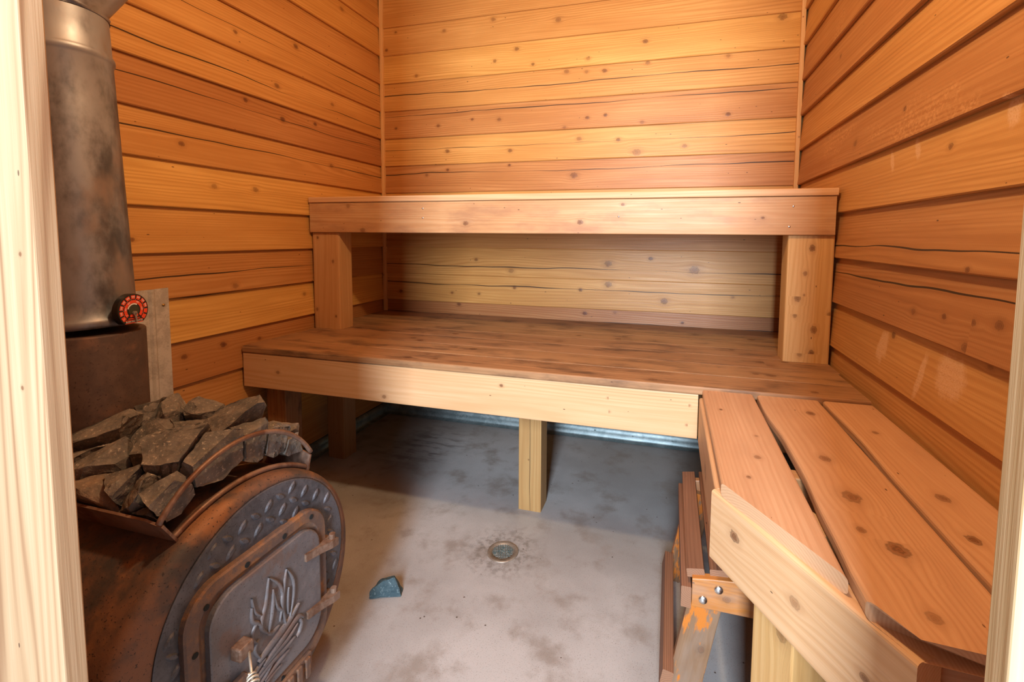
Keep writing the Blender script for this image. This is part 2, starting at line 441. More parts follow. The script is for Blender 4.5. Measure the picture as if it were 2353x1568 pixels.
BIG = {(1.71, 0.887): .017, (1.295, 0.801): .013, (1.293, 0.907): .013, (1.423, 1.458): .014, (1.11, 1.355): .013, (2.05, 2.029): .013, (0.774, 0.858): .011, (1.572, 0.729): .012, (1.019, 2.132): .01}
KL = [(1.442, 1.803), (1.745, 1.867), (1.63, 1.663), (1.962, 1.676), (1.48, 1.563), (1.657, 1.532), (1.848, 1.556), (1.946, 1.379), (1.331, 1.216), (1.507, 1.221), (1.051, 1.023), (1.397, 0.845), (1.344, 0.628), (1.196, 0.618), (1.751, 0.772), (1.502, 0.619), (2.051, 2.164), (1.218, 1.346)]
KR = [(1.165, 1.234), (1.057, 0.986), (1.258, 0.876), (1.134, 0.885), (1.368, 0.799), (1.039, 0.889), (0.969, 0.897), (1.048, 0.84), (0.999, 0.818), (0.932, 0.797), (1.682, 1.339), (1.37, 1.363), (1.873, 1.671)]

def siding(name, mat, o, L, T, length, knots, cracks, tones, backlo, backhi, bt, kmin=.005, kmax=.009):
    acc = Acc(); rs = random.Random(len(name) * 13 + 5)
    for k in range(-2, 15):
        zb = Z0 - k * E_
        ov = E_ + .017
        if zb + ov > ZC + .02: continue
        off = rs.uniform(0, .003)
        sec = [(ov, -bt * 1.12 - .001 - off), (.003, -off), (0, -.003 - off), (0, -bt - off), (ov, -bt * 1.12 - .009 - off)]
        kn = []
        for (u, z) in knots:
            if 0.004 < z - zb < E_ - .002: kn.append((u, z - zb, BIG.get((u, z), rs.uniform(kmin, kmax)) if name == 'wall_back' else rs.uniform(kmin, kmax)))
        cr = cracks.get(k, -1.)
        lumber(acc, (o[0], o[1], zb), L, (0, 0, 1), T, length, sec, kn, tones.get(k, rs.uniform(-.5, .5)), cr, rs=rs)
    # sheathing behind the boards
    b = len(acc.v)
    for x in (backlo[0], backhi[0]):
        for y in (backlo[1], backhi[1]):
            for z in (backlo[2], backhi[2]): acc.v.append(V((x, y, z)))
    for f in ((0, 1, 3, 2), (4, 6, 7, 5), (0, 4, 5, 1), (2, 3, 7, 6), (0, 2, 6, 4), (1, 5, 7, 3)):
        acc.face(tuple(b + i for i in f), [(0, 0), (1, 0), (1, 1), (0, 1)], [(9, 9)] * 4, [(0, 0)] * 4)
    return struct(acc.build(name, mat))

siding('wall_left', W_WALL, (0, YF, 0), (0, 1, 0), (1, 0, 0), YB - YF, [(y - YF, z) for y, z in KL], {5: .55, 6: .55, 3: .5, 9: .45, 4: .35, 10: .92},
       {}, (-.07, YF - .03, -.02), (-.026, YB + .07, ZC), .0125)
siding('wall_back', W_WALL, (0, YB, 0), (1, 0, 0), (0, -1, 0), XR, KB, {3: .48, 4: .72, 5: .5, 6: .62, 10: .6, 9: .32, 11: .5},
       {1: .15, 2: .45, 3: .15, 4: -.25, 5: .3, 6: -.3, 11: -.75, 12: .3, 10: .1, 9: .1, 8: -.1}, (-.07, YB + .026, -.02), (XR + .07, YB + .07, ZC), .0075)
wr = siding('wall_right', W_WALLR, (XR, YF, 0), (0, 1, 0), (-1, 0, 0), YB - YF, [(y - YF, z) for y, z in KR], {8: .28, 9: .62, 11: .4, 12: .2},
       {6: -.3, 7: .25, 8: -.2, 9: -.4, 10: .2, 11: .1}, (XR + .026, YF - .03, -.02), (XR + .07, YB + .07, ZC), .0135)
# corner strips
for nm, x0 in (('trim_1', 0.), ('trim_2', XR - .013)):
    acc = Acc()
    lumber(acc, (x0 - .006 if x0 == 0 else x0 + .001, YB - .010, .06), (0, 0, 1), (1, 0, 0), (0, -1, 0), ZC - .07, rsect(.018, .02, .002), rk(2.3, .015, 4, rnd, .002, .003), .2)
    struct(acc.build(nm, W_TRIM))
# metal flashing along the foot of the walls
def flashing(name, p0, p1, nrm, rivets):
    bm = bmesh.new(); p0, p1, nrm = V(p0), V(p1), V(nrm); n = 70; d = (p1 - p0)
    prof = [(.019, .062), (.0035, .058), (.003, .03), (.004, .012), (.012, .003), (.03, .0012)]
    rows = []
    for i in range(n + 1):
        row = []
        for j, (a, z) in enumerate(prof):
            q = p0 + d * (i / n)
            w = noise.noise(q * 6 + V((j, 0, 0))) * .0022 + noise.noise(q * 25 + V((0, j, 0))) * .0008
            a2 = (-a if j == 0 else a) + (w if 1 <= j <= 3 else 0)
            row.append(bm.verts.new(q + nrm * a2 + V((0, 0, z))))
        rows.append(row)
    for A, B in zip(rows[:-1], rows[1:]):
        for j in range(len(prof) - 1): bm.faces.new((A[j], A[j + 1], B[j + 1], B[j]))
    for i in range(rivets):
        q = p0 + d * ((i + .4) / rivets) + nrm * .003 + V((0, 0, .033 + .006 * math.sin(i * 2.3)))
        r = bmesh.ops.create_icosphere(bm, subdivisions=2, radius=.005)
        for v in r['verts']: v.co = q + v.co * .8
    return struct(link(name, bm, M_FLASH, smooth=True))
flashing('baseboard_back', (0, YB - .003, 0), (XR, YB - .003, 0), (0, -1, 0), 11)
flashing('baseboard_left', (.003, YF + .1, 0), (.003, YB, 0), (1, 0, 0), 11)
flashing('baseboard_right', (XR - .003, YF + .1, 0), (XR - .003, YB, 0), (-1, 0, 0), 11)

# ceiling of boards
acc = Acc()
for i in range(16):
    lumber(acc, (-.05, YF - .02 + i * .135, ZC), (1, 0, 0), (0, 1, 0), (0, 0, -1), XR + .1, rsect(.132, .02, .003), rk(2.2, .13, 4, rnd), rnd.uniform(-.4, .4))
b = len(acc.v)
for x in (-.07, XR + .07):
    for y in (YF - .06, YB + .07):
        for z in (ZC + .02, ZC + .06): acc.v.append(V((x, y, z)))
for f in ((0, 1, 3, 2), (4, 6, 7, 5), (0, 4, 5, 1), (2, 3, 7, 6), (0, 2, 6, 4), (1, 5, 7, 3)):
    acc.face(tuple(b + i for i in f), [(0, 0), (1, 0), (1, 1), (0, 1)], [(9, 9)] * 4, [(0, 0)] * 4)
struct(acc.build('ceiling', W_CEIL))

# front wall with the door opening the picture is taken through
XJ0, XJ1, ZH = .985, 1.793, 2.02
def planks(name, x0, x1, z0, z1):
    acc = Acc(); n = max(1, round((x1 - x0) / .14)); w = (x1 - x0) / n
    for i in range(n):
        lumber(acc, (x0 + i * w, YF + .036, z0), (0, 0, 1), (1, 0, 0), (0, 1, 0), z1 - z0, rsect(w - .001, .034, .002), rk(z1 - z0, w, 5, rnd), rnd.uniform(-.4, .4))
    return struct(acc.build(name, W_WALL))
planks('wall_front_left', -.07, XJ0 - .08, 0, ZC)
planks('wall_front_right', XJ1 + .08, XR + .07, 0, ZC)
planks('wall_front_top', XJ0 - .055, XJ1 + .055, ZH + .055, ZC)
def jamb(name, x0, x1, tone, rs):
    acc = Acc()
    lumber(acc, (x0, .314, 0), (0, 0, 1), (1, 0, 0), (0, -1, 0), ZH, rsect(x1 - x0, .0205, .0015), [(1.02, x1 - x0 - .022, .0016), (.88, x1 - x0 - .034, .0016), (1.30, x1 - x0 - .03, .009)], tone, rs=rs)
    return struct(acc.build(name, W_JAMB))
jamb('trim_3', XJ0 - .20, XJ0, .1, random.Random(3))
jamb('trim_4', XJ1, XJ1 + .14, .7, random.Random(5))
acc = Acc(); lumber(acc, (XJ0 - .14, .314, ZH), (1, 0, 0), (0, 0, 1), (0, -1, 0), XJ1 - XJ0 + .28, rsect(.14, .0205, .0015), rk(1.05, .14, 5, rnd), 0.)
struct(acc.build('trim_5', W_JAMB))

# ================================================================== upper bench (shelf)
Tx, Ty, Tz = (1, 0, 0), (0, 1, 0), (0, 0, 1)
ub = Th('upper_bench', 'upper cedar bench across the back wall with a wide fascia and square posts', 'bench', (XR / 2, 2.07, .609))
for i in range(4):
    y0 = 1.776 + i * .1445; acc = Acc()
    lumber(acc, (.003, y0, 1.213), Tx, Ty, Tz, XR - .004 - .002, rsect(.1425, .0255, .004), rk(2.1, .14, 5, rnd), rnd.uniform(-.3, .3))
    ub.acc('seat_board', acc, W_SHELF if i else W_FASC)
acc = Acc()
lumber(acc, (.003, 1.781, 1.054), Tx, Tz, (0, -1, 0), XR - .009, rsect(.1325, .038, .003), [(0.774, .041, .008), (1.254, .045, .008), (1.416, .111, .005), (0.207, .117, .007), (.28, .01, .009), (1.9, .06, .004)], -.05, -1.)
fo = ub.acc('fascia', acc, W_SHELF)
for (x, z) in ((1.998, 1.153), (1.988, 1.083), (.58, 1.158), (.58, 1.118), (1.405, 1.12)):
    bm = bmesh.new(); bmesh.ops.create_uvsphere(bm, u_segments=10, v_segments=6, radius=.0042)
    for v in bm.verts: v.co = V((v.co.x + x, 1.7815 + v.co.y * .45, v.co.z + z)) - ub.loc
    s = link('screw', bm, M_BOLT, smooth=True); s.parent = fo; s.location = ub.loc - V(ub.loc); s.matrix_parent_inverse = Matrix.Identity(4)
    s.location = V((0, 0, 0)) + (ub.loc - ub.loc)
    # fascia mesh holds world coordinates with the part shifted by -loc, so undo that shift for the child
    s.location = ub.loc
for (x0, kn, nm) in ((.003, [(.313, .11, .006), (.088, .017, .006), (.06, .12, .004), (.42, .03, .005)], 0), (1.989, [(.40, .076, .008), (.313, .058, .006), (.226, .038, .009), (.165, .032, .006), (.174, .138, .006), (.118, .093, .009), (.03, .052, .007), (.034, .089, .008), (.238, .058, .003)], 1)):
    acc = Acc()
    lumber(acc, (x0, 1.793, .6095), Tz, Tx, (0, -1, 0), .4435, rsect(.145, .089, .006), kn, (-.1, .35)[nm], -1.)
    ub.acc('post', acc, W_POST)

# ================================================================== lower bench
lb = Th('lower_bench', 'lower cedar bench with a worn dark seat and pale front board along the back wall', 'bench', (XR / 2, 1.88, 0))
for i in range(7):
    y0 = 1.409 + i * .1352; acc = Acc()
    lumber(acc, (.003 + (.004 * (i % 3)), y0, .609), Tx, Ty, Tz, XR - .012 - .004 * (i % 2), rsect(.1345, .0255, .005 if i == 0 else .003), rk(2.1, .13, 6, rnd, .005, .012), rnd.uniform(-.35, .35))
    lb.acc('seat_board', acc, W_SEAT)
acc = Acc()
lumber(acc, (.003, 1.412, .449), Tx, Tz, (0, -1, 0), 1.684, rsect(.1345, .038, .003), [(1.07, .104, .0045), (0.628, .021, .006), (0.165, .069, .006), (1.422, .098, .003), (1.423, .055, .0035), (1.66, .1, .003), (1.655, .04, .003)], .12, -1.)
lb.acc('fascia', acc, W_FASC)
acc = Acc(); lumber(acc, (.01, 1.6325, .494), Tx, Tz, (0, -1, 0), XR - .02, rsect(.089, .038, .003), rk(2, .08, 6, rnd), -.2); lb.acc('bearer', acc, W_LEG)
acc = Acc(); lumber(acc, (.01, 2.2, .494), Tx, Tz, (0, -1, 0), XR - .02, rsect(.089, .038, .003), rk(2, .08, 6, rnd), -.2); lb.acc('bearer', acc, W_LEG)
for (x0, y0, h, mt, kn, tn, lab, ck) in ((.05, 1.4705, .583, W_BURNT, (), -.2, 'leg scorched dark on its front face', -1.), (.071, 1.782, .583, W_LEG, ((.31, .05, .004),), -.55, None, -1.), (1.061, 1.633, .493, W_LEG, ((.375, .027, .009), (.2, .04, .002)), .0, None, .52)):
    acc = Acc(); lumber(acc, (x0, y0, 0), Tz, Tx, (0, -1, 0), h, rsect(.089, .086, .003), kn, tn, ck)
    lb.acc('leg', acc, mt, lab)

# ================================================================== side bench
sb = Th('side_bench', 'side bench along the right wall with three gapped boards and a diagonal front', 'bench', (1.92, 1.0, 0))
dg = -1.545
# board next to the room, cut on the diagonal
acc = Acc()
lumber(acc, (1.834, 1.4085, .600), (0, -1, 0), (-1, 0, 0), Tz, .7435, rsect(.136, .0255, .006, 3), [(.41, .055, .006), (.5, .085, .004), (.15, .1, .004), (.3, .04, .003)], -.05, -1., extra=(.4, .5), skew1=lambda v: v * dg)
sb.acc('seat_board', acc, W_SIDE)
us = [i * .03 for i in range(1, 25)]
wav = lambda u: .0045 * math.sin(u * 9 + 1.) + .006 * noise.noise(V((u * 6, 3.3, 0)))
acc = Acc()
lumber(acc, (2.000, 1.4065, .600), (0, -1, 0), (-1, 0, 0), Tz, .832, midpts(rsect(.153, .026, .007, 3), (.118,)), [(.52, .09, .013), (.657, .077, .012), (.375, .091, .009), (.786, .092, .007), (.11, .049, .009), (.62, .11, .006)], .05, -1.,
       extra=us, skew1=lambda v: -max(0, (v - .118)) * 1.5, e1=lambda u: wav(u) * 1.0)
sb.acc('seat_board', acc, W_SIDE)
acc = Acc()
lumber(acc, (2.131, 1.4065, .600), (0, -1, 0), (-1, 0, 0), Tz, .832, rsect(.125, .026, .007, 3), [(.48, .072, .009), (.6, .09, .008), (.2, .07, .006)], .1, -1., extra=us, e1=lambda u: wav(u + 3) * 1.1 - .004)
sb.acc('seat_board', acc, W_SIDE)
# fascias
acc = Acc(); lumber(acc, (1.690, 1.411, .441), (0, -1, 0), Tz, (-1, 0, 0), .512, rsect(.134, .036, .006, 3), rk(.5, .13, 2, rnd), .25, -1.)
sb.acc('fascia', acc, W_SIDE)
A, B = V((1.684, .893, 0)), V((1.874, .577, 0)); d = (B - A).normalized(); nrm = V((d.y, -d.x, 0))
if nrm.x > 0: nrm = -nrm
acc = Acc(); lumber(acc, (A.x, A.y, .440), d, Tz, nrm, (B - A).length, rsect(.1345, .037, .006, 3), [(.066, .085, .008), (.2, .07, .007), (.31, .06, .005)], .1, -1.)
sb.acc('fascia', acc, W_FASC)
acc = Acc(); lumber(acc, (1.90, .605, .440), Tx, Tz, (0, -1, 0), .228, rsect(.134, .037, .004), rk(.22, .13, 2, rnd), -.4); sb.acc('fascia', acc, W_SIDE)
q = A + d * .163 - nrm * .0385
acc = Acc(); lumber(acc, (q.x - d.x * .089, q.y - d.y * .089, 0), Tz, d, nrm, .572, rsect(.089, .089, .003), [(.4, .065, .01)], .3); sb.acc('leg', acc, W_POST)
for y0 in (.985, 1.30):
    acc = Acc(); lumber(acc, (1.728, y0, .486), Tx, Tz, (0, -1, 0), .4, rsect(.087, .038, .003), rk(.38, .08, 2, rnd), -.3); sb.acc('bearer', acc, W_POST)
acc = Acc(); lumber(acc, (2.095, 1.25, 0), Tz, Ty, (-1, 0, 0), .486, rsect(.089, .038, .003), (), -.3); sb.acc('leg', acc, W_POST)
acc = Acc(); lumber(acc, (2.06, .66, 0), Tz, Ty, (-1, 0, 0), .572, rsect(.089, .065, .003), (), -.3); sb.acc('leg', acc, W_POST)

# ================================================================== step stool under the side bench
ss_ = Th('step_stool', 'small slatted stool with worn orange legs tucked under the side bench', 'stool', (1.79, 1.22, 0))
CX = 1.795
def arcz(x): return .3205 - .62 * (x - CX) ** 2
for i, x in enumerate((1.668, 1.716, 1.764, 1.812, 1.860, 1.908)):
    a = math.atan(-1.24 * (x - CX)); acc = Acc(); z = arcz(x) + .0155
    Wd = V((math.cos(a), 0, math.sin(a))); Td = V((-math.sin(a), 0, math.cos(a)))
    lumber(acc, V((x, 1.018, z)) - Wd * .0185, Ty, Wd, Td, .437, rsect(.037, .019, .002), (), rnd.uniform(-.3, .3))
    so = ss_.acc('slat', acc, W_DARK)
for x in (1.640, 1.929):
    acc = Acc(); lumber(acc, (x, 1.006, .243), Ty, Tz, (-1, 0, 0), .44, rsect(.0475, .021, .002), (), -.2)
    if x < 1.8: acc2 = acc
    ss_.acc('side_rail', acc, W_DARK)
for y in (1.006, 1.427):
    acc = Acc(); nst = [.02 * i for i in range(1, 12)]
    lumber(acc, (1.6625, y, .248), Tx, Tz, (0, -1, 0), .244, rsect(.05, .02, .002), [(.07, .03, .006), (.15, .02, .004)], .1, -1., extra=nst, e1=lambda u: .026 - .62 * (u + 1.6625 - CX) ** 2 - .002)
    ss_.acc('crosspiece', acc, W_ORNG)
for (x, z) in ((1.716, .297), (1.685, .268)):
    bm = bmesh.new(); bmesh.ops.create_uvsphere(bm, u_segments=20, v_segments=12, radius=.0095)
    for v in bm.verts: v.co = V((v.co.x + x, 1.0055 + v.co.y * .55, v.co.z + z))
    ss_.bm('bolt', bm, M_BOLT, True)
for (y, sgn) in ((1.0275, -1), (1.0275, 1), (1.406, -1), (1.406, 1)):
    top, bot = V((CX + sgn * .095, y, .285)), V((CX + sgn * .150, y, 0.))
    L_ = (top - bot); ln = L_.length; L_.normalize(); Wd = V((L_.z, 0, -L_.x)) * 1.
    acc = Acc(); lumber(acc, bot - Wd * .035, L_, Wd, (0, -1, 0), ln, rsect(.07, .02, .002), [(.14, .05, .006)] if y < 1.1 else (), .1, -1., skew0=lambda v, s=sgn: -(v - .035) * s * -.19 * -1)
    ss_.acc('leg', acc, W_GREYL)
for sgn in (-1, 1):
    a = V((CX + sgn * .1785, .99, .092)); Tn = V((sgn * .98, 0, .19)).normalized(); Wn = V((-Tn.z * sgn * 1., 0, abs(Tn.x)))
    acc = Acc(); lumber(acc, a - Wn * .035 + Tn * .012, Ty, Wn, Tn, .40, rsect(.044, .024, .002), (), -.1); ss_.acc('stretcher', acc, W_DARK)

# ================================================================== barrel stove
BX0, BX1 = .10, .846                # drum ends
BY, BZ, BR = .66, .322, .257        # drum axis and radius
PY, PZ, PR, PX = .675, .353, .209, .872   # flat end plate
def circ(x, cy, cz, r, n=96): return [V((x, cy + r * math.cos(2 * PI * i / n), cz + r * math.sin(2 * PI * i / n))) for i in range(n)]
st = Th('barrel_stove', 'rusty barrel wood stove lying on its side with a flame relief door', 'stove', (.5, BY, 0))
bm = bmesh.new()
rings = [circ(BX0, BY, BZ, BR * .1), circ(BX0, BY, BZ, BR - .02), circ(BX0 + .006, BY, BZ, BR - .004)]
for i in range(28):
    x = BX0 + .02 + (BX1 - BX0 - .02) * i / 27
    r = BR + (.004 * math.exp(-((x - .36) / .012) ** 2) + .004 * math.exp(-((x - .61) / .012) ** 2))
    rings.append(circ(x, BY, BZ, r))
for i in range(1, 9):
    a = PI / 2 * i / 8; t = 1 - math.cos(a)
    r = BR + (PR - BR) * t; cy = BY + (PY - BY) * t; cz = BZ + (PZ - BZ) * t
    rings.append(circ(BX1 + (PX - BX1) * math.sin(a), cy, cz, r))
rings.append(circ(PX - .004, PY, PZ, PR - .006)); rings.append(circ(PX - .006, PY, PZ, .02))
loft(bm, rings, True, True)
st.bm('drum', bm, M_BODY, True)
# tread plate
bm = bmesh.new()
loft(bm, [circ(PX - .004, PY, PZ, PR - .003), circ(PX + .001, PY, PZ, PR - .002), circ(PX + .002, PY, PZ, PR - .004), circ(PX + .002, PY, PZ, .01)], False, True)
g = .0285
ca, sa = math.cos(.12), math.sin(.12)
for i in range(-9, 10):
    for j in range(-9, 10):
        y0, z0 = i * g, j * g
        y, z = PY + y0 * ca - z0 * sa, PZ + y0 * sa + z0 * ca
        if math.hypot(y - PY, z - PZ) > PR - .017 or (.505 < y < .82 and z < .472): continue
        ang = (.75 if (i + j) % 2 else .75 + PI / 2) + .12
        du, dv = V((0, math.cos(ang), math.sin(ang))), V((0, -math.sin(ang), math.cos(ang)))
        c = V((PX + .002, y, z)); base = []
        for k in range(12):
            t = 2 * PI * k / 12
            base.append(bm.verts.new(c + du * .0145 * math.cos(t) + dv * .0060 * math.sin(t) * (abs(math.sin(t)) ** .35) - V((.0006, 0, 0))))
        mid = [bm.verts.new(c + (b.co - c) * .55 + V((.0032, 0, 0))) for b in base]
        for k in range(12): bm.faces.new((base[k], base[(k + 1) % 12], mid[(k + 1) % 12], mid[k]))
        bm.faces.new(mid)
st.bm('tread_plate', bm, M_PLATE, False)

def rrect(y0, y1, z0, z1, r, x, n=10):
    P = []
    for (cy, cz, a0) in ((y1 - r, z1 - r, 0), (y0 + r, z1 - r, 90), (y0 + r, z0 + r, 180), (y1 - r, z0 + r, 270)):
        for i in range(n + 1):
            a = math.radians(a0 + 90 * i / n); P.append(V((x, cy + r * math.cos(a), cz + r * math.sin(a))))
    return P
X1 = PX + .002
def rr2(i, x): return rrect(.508 + i, .817 - i, .152 + i, .471 - i, .062 - i * .6, x)
bm = bmesh.new()
loft(bm, [rr2(0, X1 - .001), rr2(0, X1 + .010), rr2(.003, X1 + .013), rr2(.022, X1 + .013), rr2(.030, X1 + .007), rr2(.040, X1 + .006), rr2(.042, X1)])
fr = st.bm('door_frame', bm, M_FRAME, False)
def dr(i, x): return rrect(.545 + i, .793 - i, .188 + i, .437 - i, .052 - i * .6, x)
bm = bmesh.new()
loft(bm, [dr(0, X1 + .004), dr(0, X1 + .016), dr(.002, X1 + .018), dr(.005, X1 + .0185), dr(.06, X1 + .0185)], False, True)
door = st.bm('door', bm, M_DOOR, False)
XD = X1 + .0185
def addsub(par, name, bm, mat, smooth=False):
    o = link(name, bm, mat, smooth=smooth); o.parent = par
    return o
def leaf(bm, pts, wid, h=.0045):
    pts = [V((XD - .0005, a, b)) for a, b in pts]
    # resample smoothly
    P = []
    for i in range(len(pts) - 1):
        p0, p1, p2, p3 = pts[max(0, i - 1)], pts[i], pts[i + 1], pts[min(len(pts) - 1, i + 2)]
        for k in range(8):
            t = k / 8
            P.append(.5 * ((2 * p1) + (p2 - p0) * t + (2 * p0 - 5 * p1 + 4 * p2 - p3) * t * t + (3 * p1 - p0 - 3 * p2 + p3) * t ** 3))
    P.append(pts[-1]); n = len(P); rows = []
    for i, p in enumerate(P):
        d = (P[min(i + 1, n - 1)] - P[max(i - 1, 0)]).normalized(); s = V((0, -d.z, d.y)); t = i / (n - 1)
        w = wid * (.12 + .88 * math.sin(PI * min(1, t * .92 + .08)) ** .7)
        rows.append([bm.verts.new(p + s * w * a + V((h * b, 0, 0))) for a, b in ((1, 0), (.7, .75), (.0, 1), (-.7, .75), (-1, 0))])
    for A_, B_ in zip(rows[:-1], rows[1:]):
        for k in range(4): bm.faces.new((A_[k], A_[k + 1], B_[k + 1], B_[k]))
bm = bmesh.new()
for pts, w in (([(.652, .300), (.640, .325), (.652, .36), (.659, .404)], .0045), ([(.659, .404), (.684, .372), (.690, .335), (.680, .300)], .0035),
               ([(.655, .30), (.664, .325), (.668, .352), (.668, .375)], .004), ([(.668, .372), (.676, .335), (.690, .312), (.694, .285)], .0035),
               ([(.694, .285), (.688, .33), (.694, .36), (.700, .392)], .0042), ([(.700, .392), (.716, .36), (.716, .325), (.704, .288)], .0035),
               ([(.700, .30), (.702, .33), (.704, .352)], .0028), ([(.622, .375), (.622, .35), (.634, .335), (.642, .322)], .0042),
               ([(.622, .392), (.628, .362), (.640, .345)], .003), ([(.63, .30), (.620, .318), (.627, .335), (.636, .335)], .0035), ([(.634, .268), (.625, .29), (.634, .305)], .003),
               ([(.652, .30), (.664, .291), (.68, .294)], .0045)):
    leaf(bm, pts, w)
for pts, w in (([(.630, .262), (.665, .272), (.70, .282), (.728, .300)], .0085), ([(.64, .246), (.68, .258), (.722, .272), (.738, .262)], .007), ([(.625, .24), (.66, .246), (.70, .25), (.722, .262)], .0055),
               ([(.618, .228), (.65, .236), (.69, .236), (.715, .24)], .0055), ([(.64, .216), (.67, .222), (.70, .226)], .005), ([(.61, .212), (.64, .222), (.66, .235)], .0045),
               ([(.602, .236), (.625, .25), (.645, .258)], .0045), ([(.62, .198), (.65, .21), (.68, .213)], .0045), ([(.728, .268), (.733, .255), (.728, .24), (.718, .236)], .005)):
    leaf(bm, pts, w, .006)
addsub(door, 'flame_relief', bm, M_DOOR, True)
# bolts of the frame
for (y, z) in ((.775, .452), (.705, .4545), (.622, .4545), (.545, .436), (.5235, .372), (.5225, .29), (.69, .201 - .03)):
    bm = bmesh.new(); tube(bm, [(X1 + .011, y, z), (X1 + .0142, y, z)], .005, 12)
    addsub(fr, 'bolt', bm, M_HOLE)
for zc in (.374, .249):
    bm = bmesh.new()
    prof = [(.748, .005), (.765, .006), (.79, .010), (.812, .016), (.830, .016)]
    for (a, b), (c, e) in zip(prof[:-1], prof[1:]):
        pass
    rows = []
    for (y, hx) in prof:
        zz = zc + (.79 - y) * .16
        rows.append([V((XD - .001 if y < .79 else X1, y, zz - .008)), V((XD + hx, y, zz - .008)), V((XD + hx, y, zz + .008)), V((XD - .001 if y < .79 else X1, y, zz + .008))])
    loft(bm, rows, True, True)
    tube(bm, [(XD + .006, .822, zc - .016), (XD + .006, .822, zc + .014)], .0065, 10)
    st.bm('hinge', bm, M_HINGE)
# latch knob block, spring handle
bm = bmesh.new(); box(bm, (XD - .002, .578, .313), (XD + .022, .606, .337), .003)
kb = addsub(door, 'latch_block', bm, M_HINGE)
h0, h1 = V((XD + .018, .598, .322)), V((XD + .085, .548, .286))
bm = bmesh.new(); hd = (h1 - h0); tube(bm, [h0, h0 + hd * .35, h1 + hd * .2], .0022, 8)
ax = hd.normalized(); s1 = ax.cross(V((0, 0, 1))).normalized(); s2 = ax.cross(s1); turns = 13
pts = []
for i in range(turns * 16 + 1):
    t = i / (turns * 16); a = 2 * PI * turns * t
    r = .0085 * min(1, .45 + t * 4)
    pts.append(h0 + hd * (.42 + .95 * t) + (s1 * math.cos(a) + s2 * math.sin(a)) * r)
tube(bm, pts, .0021, 6)
addsub(door, 'spring_handle', bm, M_COIL, True)
bm = bmesh.new(); box(bm, (X1 + .010, .53, .235), (X1 + .028, .556, .295), .004); box(bm, (X1 + .02, .535, .262), (X1 + .034, .60, .278), .004)
st.bm('latch', bm, M_FRAME)
bm = bmesh.new(); box(bm, (X1 + .006, .66, .12), (X1 + .02, .76, .17), .003)
for i in range(4): box(bm, (X1 + .018, .672 + i * .022, .125), (X1 + .025, .685 + i * .022, .166), .002)
st.bm('air_vent', bm, M_FRAME)
# cradle feet
for x in (.2, .70):
    for s in (-1, 1):
        bm = bmesh.new(); y = BY + s * .16
        vs = [(x - .02, y - .02), (x + .02, y - .02), (x + .02, y + .02), (x - .02, y + .02)]
        loft(bm, [[V((a, b + s * .01, 0)) for a, b in vs], [V((a, b, .13)) for a, b in vs]], True, True)
        st.bm('foot', bm, M_FRAME)
# flue collar
PCX, PCY = .452, .662
bm = bmesh.new()
def zc_(r, z): return [V((PCX + r * math.cos(2 * PI * i / 72), PCY + r * math.sin(2 * PI * i / 72), z)) for i in range(72)]
loft(bm, [zc_(.0905, .5), zc_(.0905, .839), zc_(.0885, .842), zc_(.08, .842)], False, True)
st.bm('flue_collar', bm, M_COLLAR, True)
# rock tray: two angle irons and bent rods
def arc(x, r, a0, a1, n=40, cy=BY, cz=BZ): return [V((x, cy + r * math.cos(a0 + (a1 - a0) * i / n), cz + r * math.sin(a0 + (a1 - a0) * i / n))) for i in range(n + 1)]
for (y0, z0, y1, z1, s) in ((.534, .5465, .508, .592, 1), (.817, .521, .83, .566, -1)):
    x0, x1 = .14, .845; bm = bmesh.new()
    o = V((0, y1 - y0, z1 - z0)); t = V((0, -o.z, o.y)).normalized() * .004 * s
    sec = [V((0, y0, z0)), V((0, y1, z1)), V((0, y1, z1)) - t, V((0, y0, z0)) - t]
    loft(bm, [[p + V((x0, 0, 0)) for p in sec], [p + V((x1 - .03, 0, 0)) for p in sec], [sec[0] + V((x1, 0, 0)), sec[0].lerp(sec[1], .8) + V((x1, 0, 0)), sec[3].lerp(sec[2], .8) + V((x1, 0, 0)), sec[3] + V((x1, 0, 0))]], True, True)
    st.bm('tray_rail', bm, M_RAIL)
for x in (.838, .15):
    bm = bmesh.new()
    tube(bm, arc(x, BR + .0055, math.atan2(.5465 - BZ, .534 - BY), math.atan2(.521 - BZ, .817 - BY)), .0052, 8)
    # upper hoop through three points
    p1, p2, p3 = V((.510, .589)), V((.672, .662)), V((.828, .563))
    ax_, ay, bx, by, cx_, cy_ = *p1, *p2, *p3
    D = 2 * (ax_ * (by - cy_) + bx * (cy_ - ay) + cx_ * (ay - by))
    ux = ((ax_ ** 2 + ay ** 2) * (by - cy_) + (bx ** 2 + by ** 2) * (cy_ - ay) + (cx_ ** 2 + cy_ ** 2) * (ay - by)) / D
    uy = ((ax_ ** 2 + ay ** 2) * (cx_ - bx) + (bx ** 2 + by ** 2) * (ax_ - cx_) + (cx_ ** 2 + cy_ ** 2) * (bx - ax_)) / D
    rr = math.hypot(ax_ - ux, ay - uy)
    st.bm('tray_hoop', bm, M_RAIL, True)
    bm = bmesh.new()
    tube(bm, arc(x + (.004 if x > .5 else 0), rr, math.atan2(ay - uy, ax_ - ux), math.atan2(cy_ - uy, cx_ - ux), 40, ux, uy), .0048, 8)
    st.bm('tray_hoop', bm, M_RAIL, True)

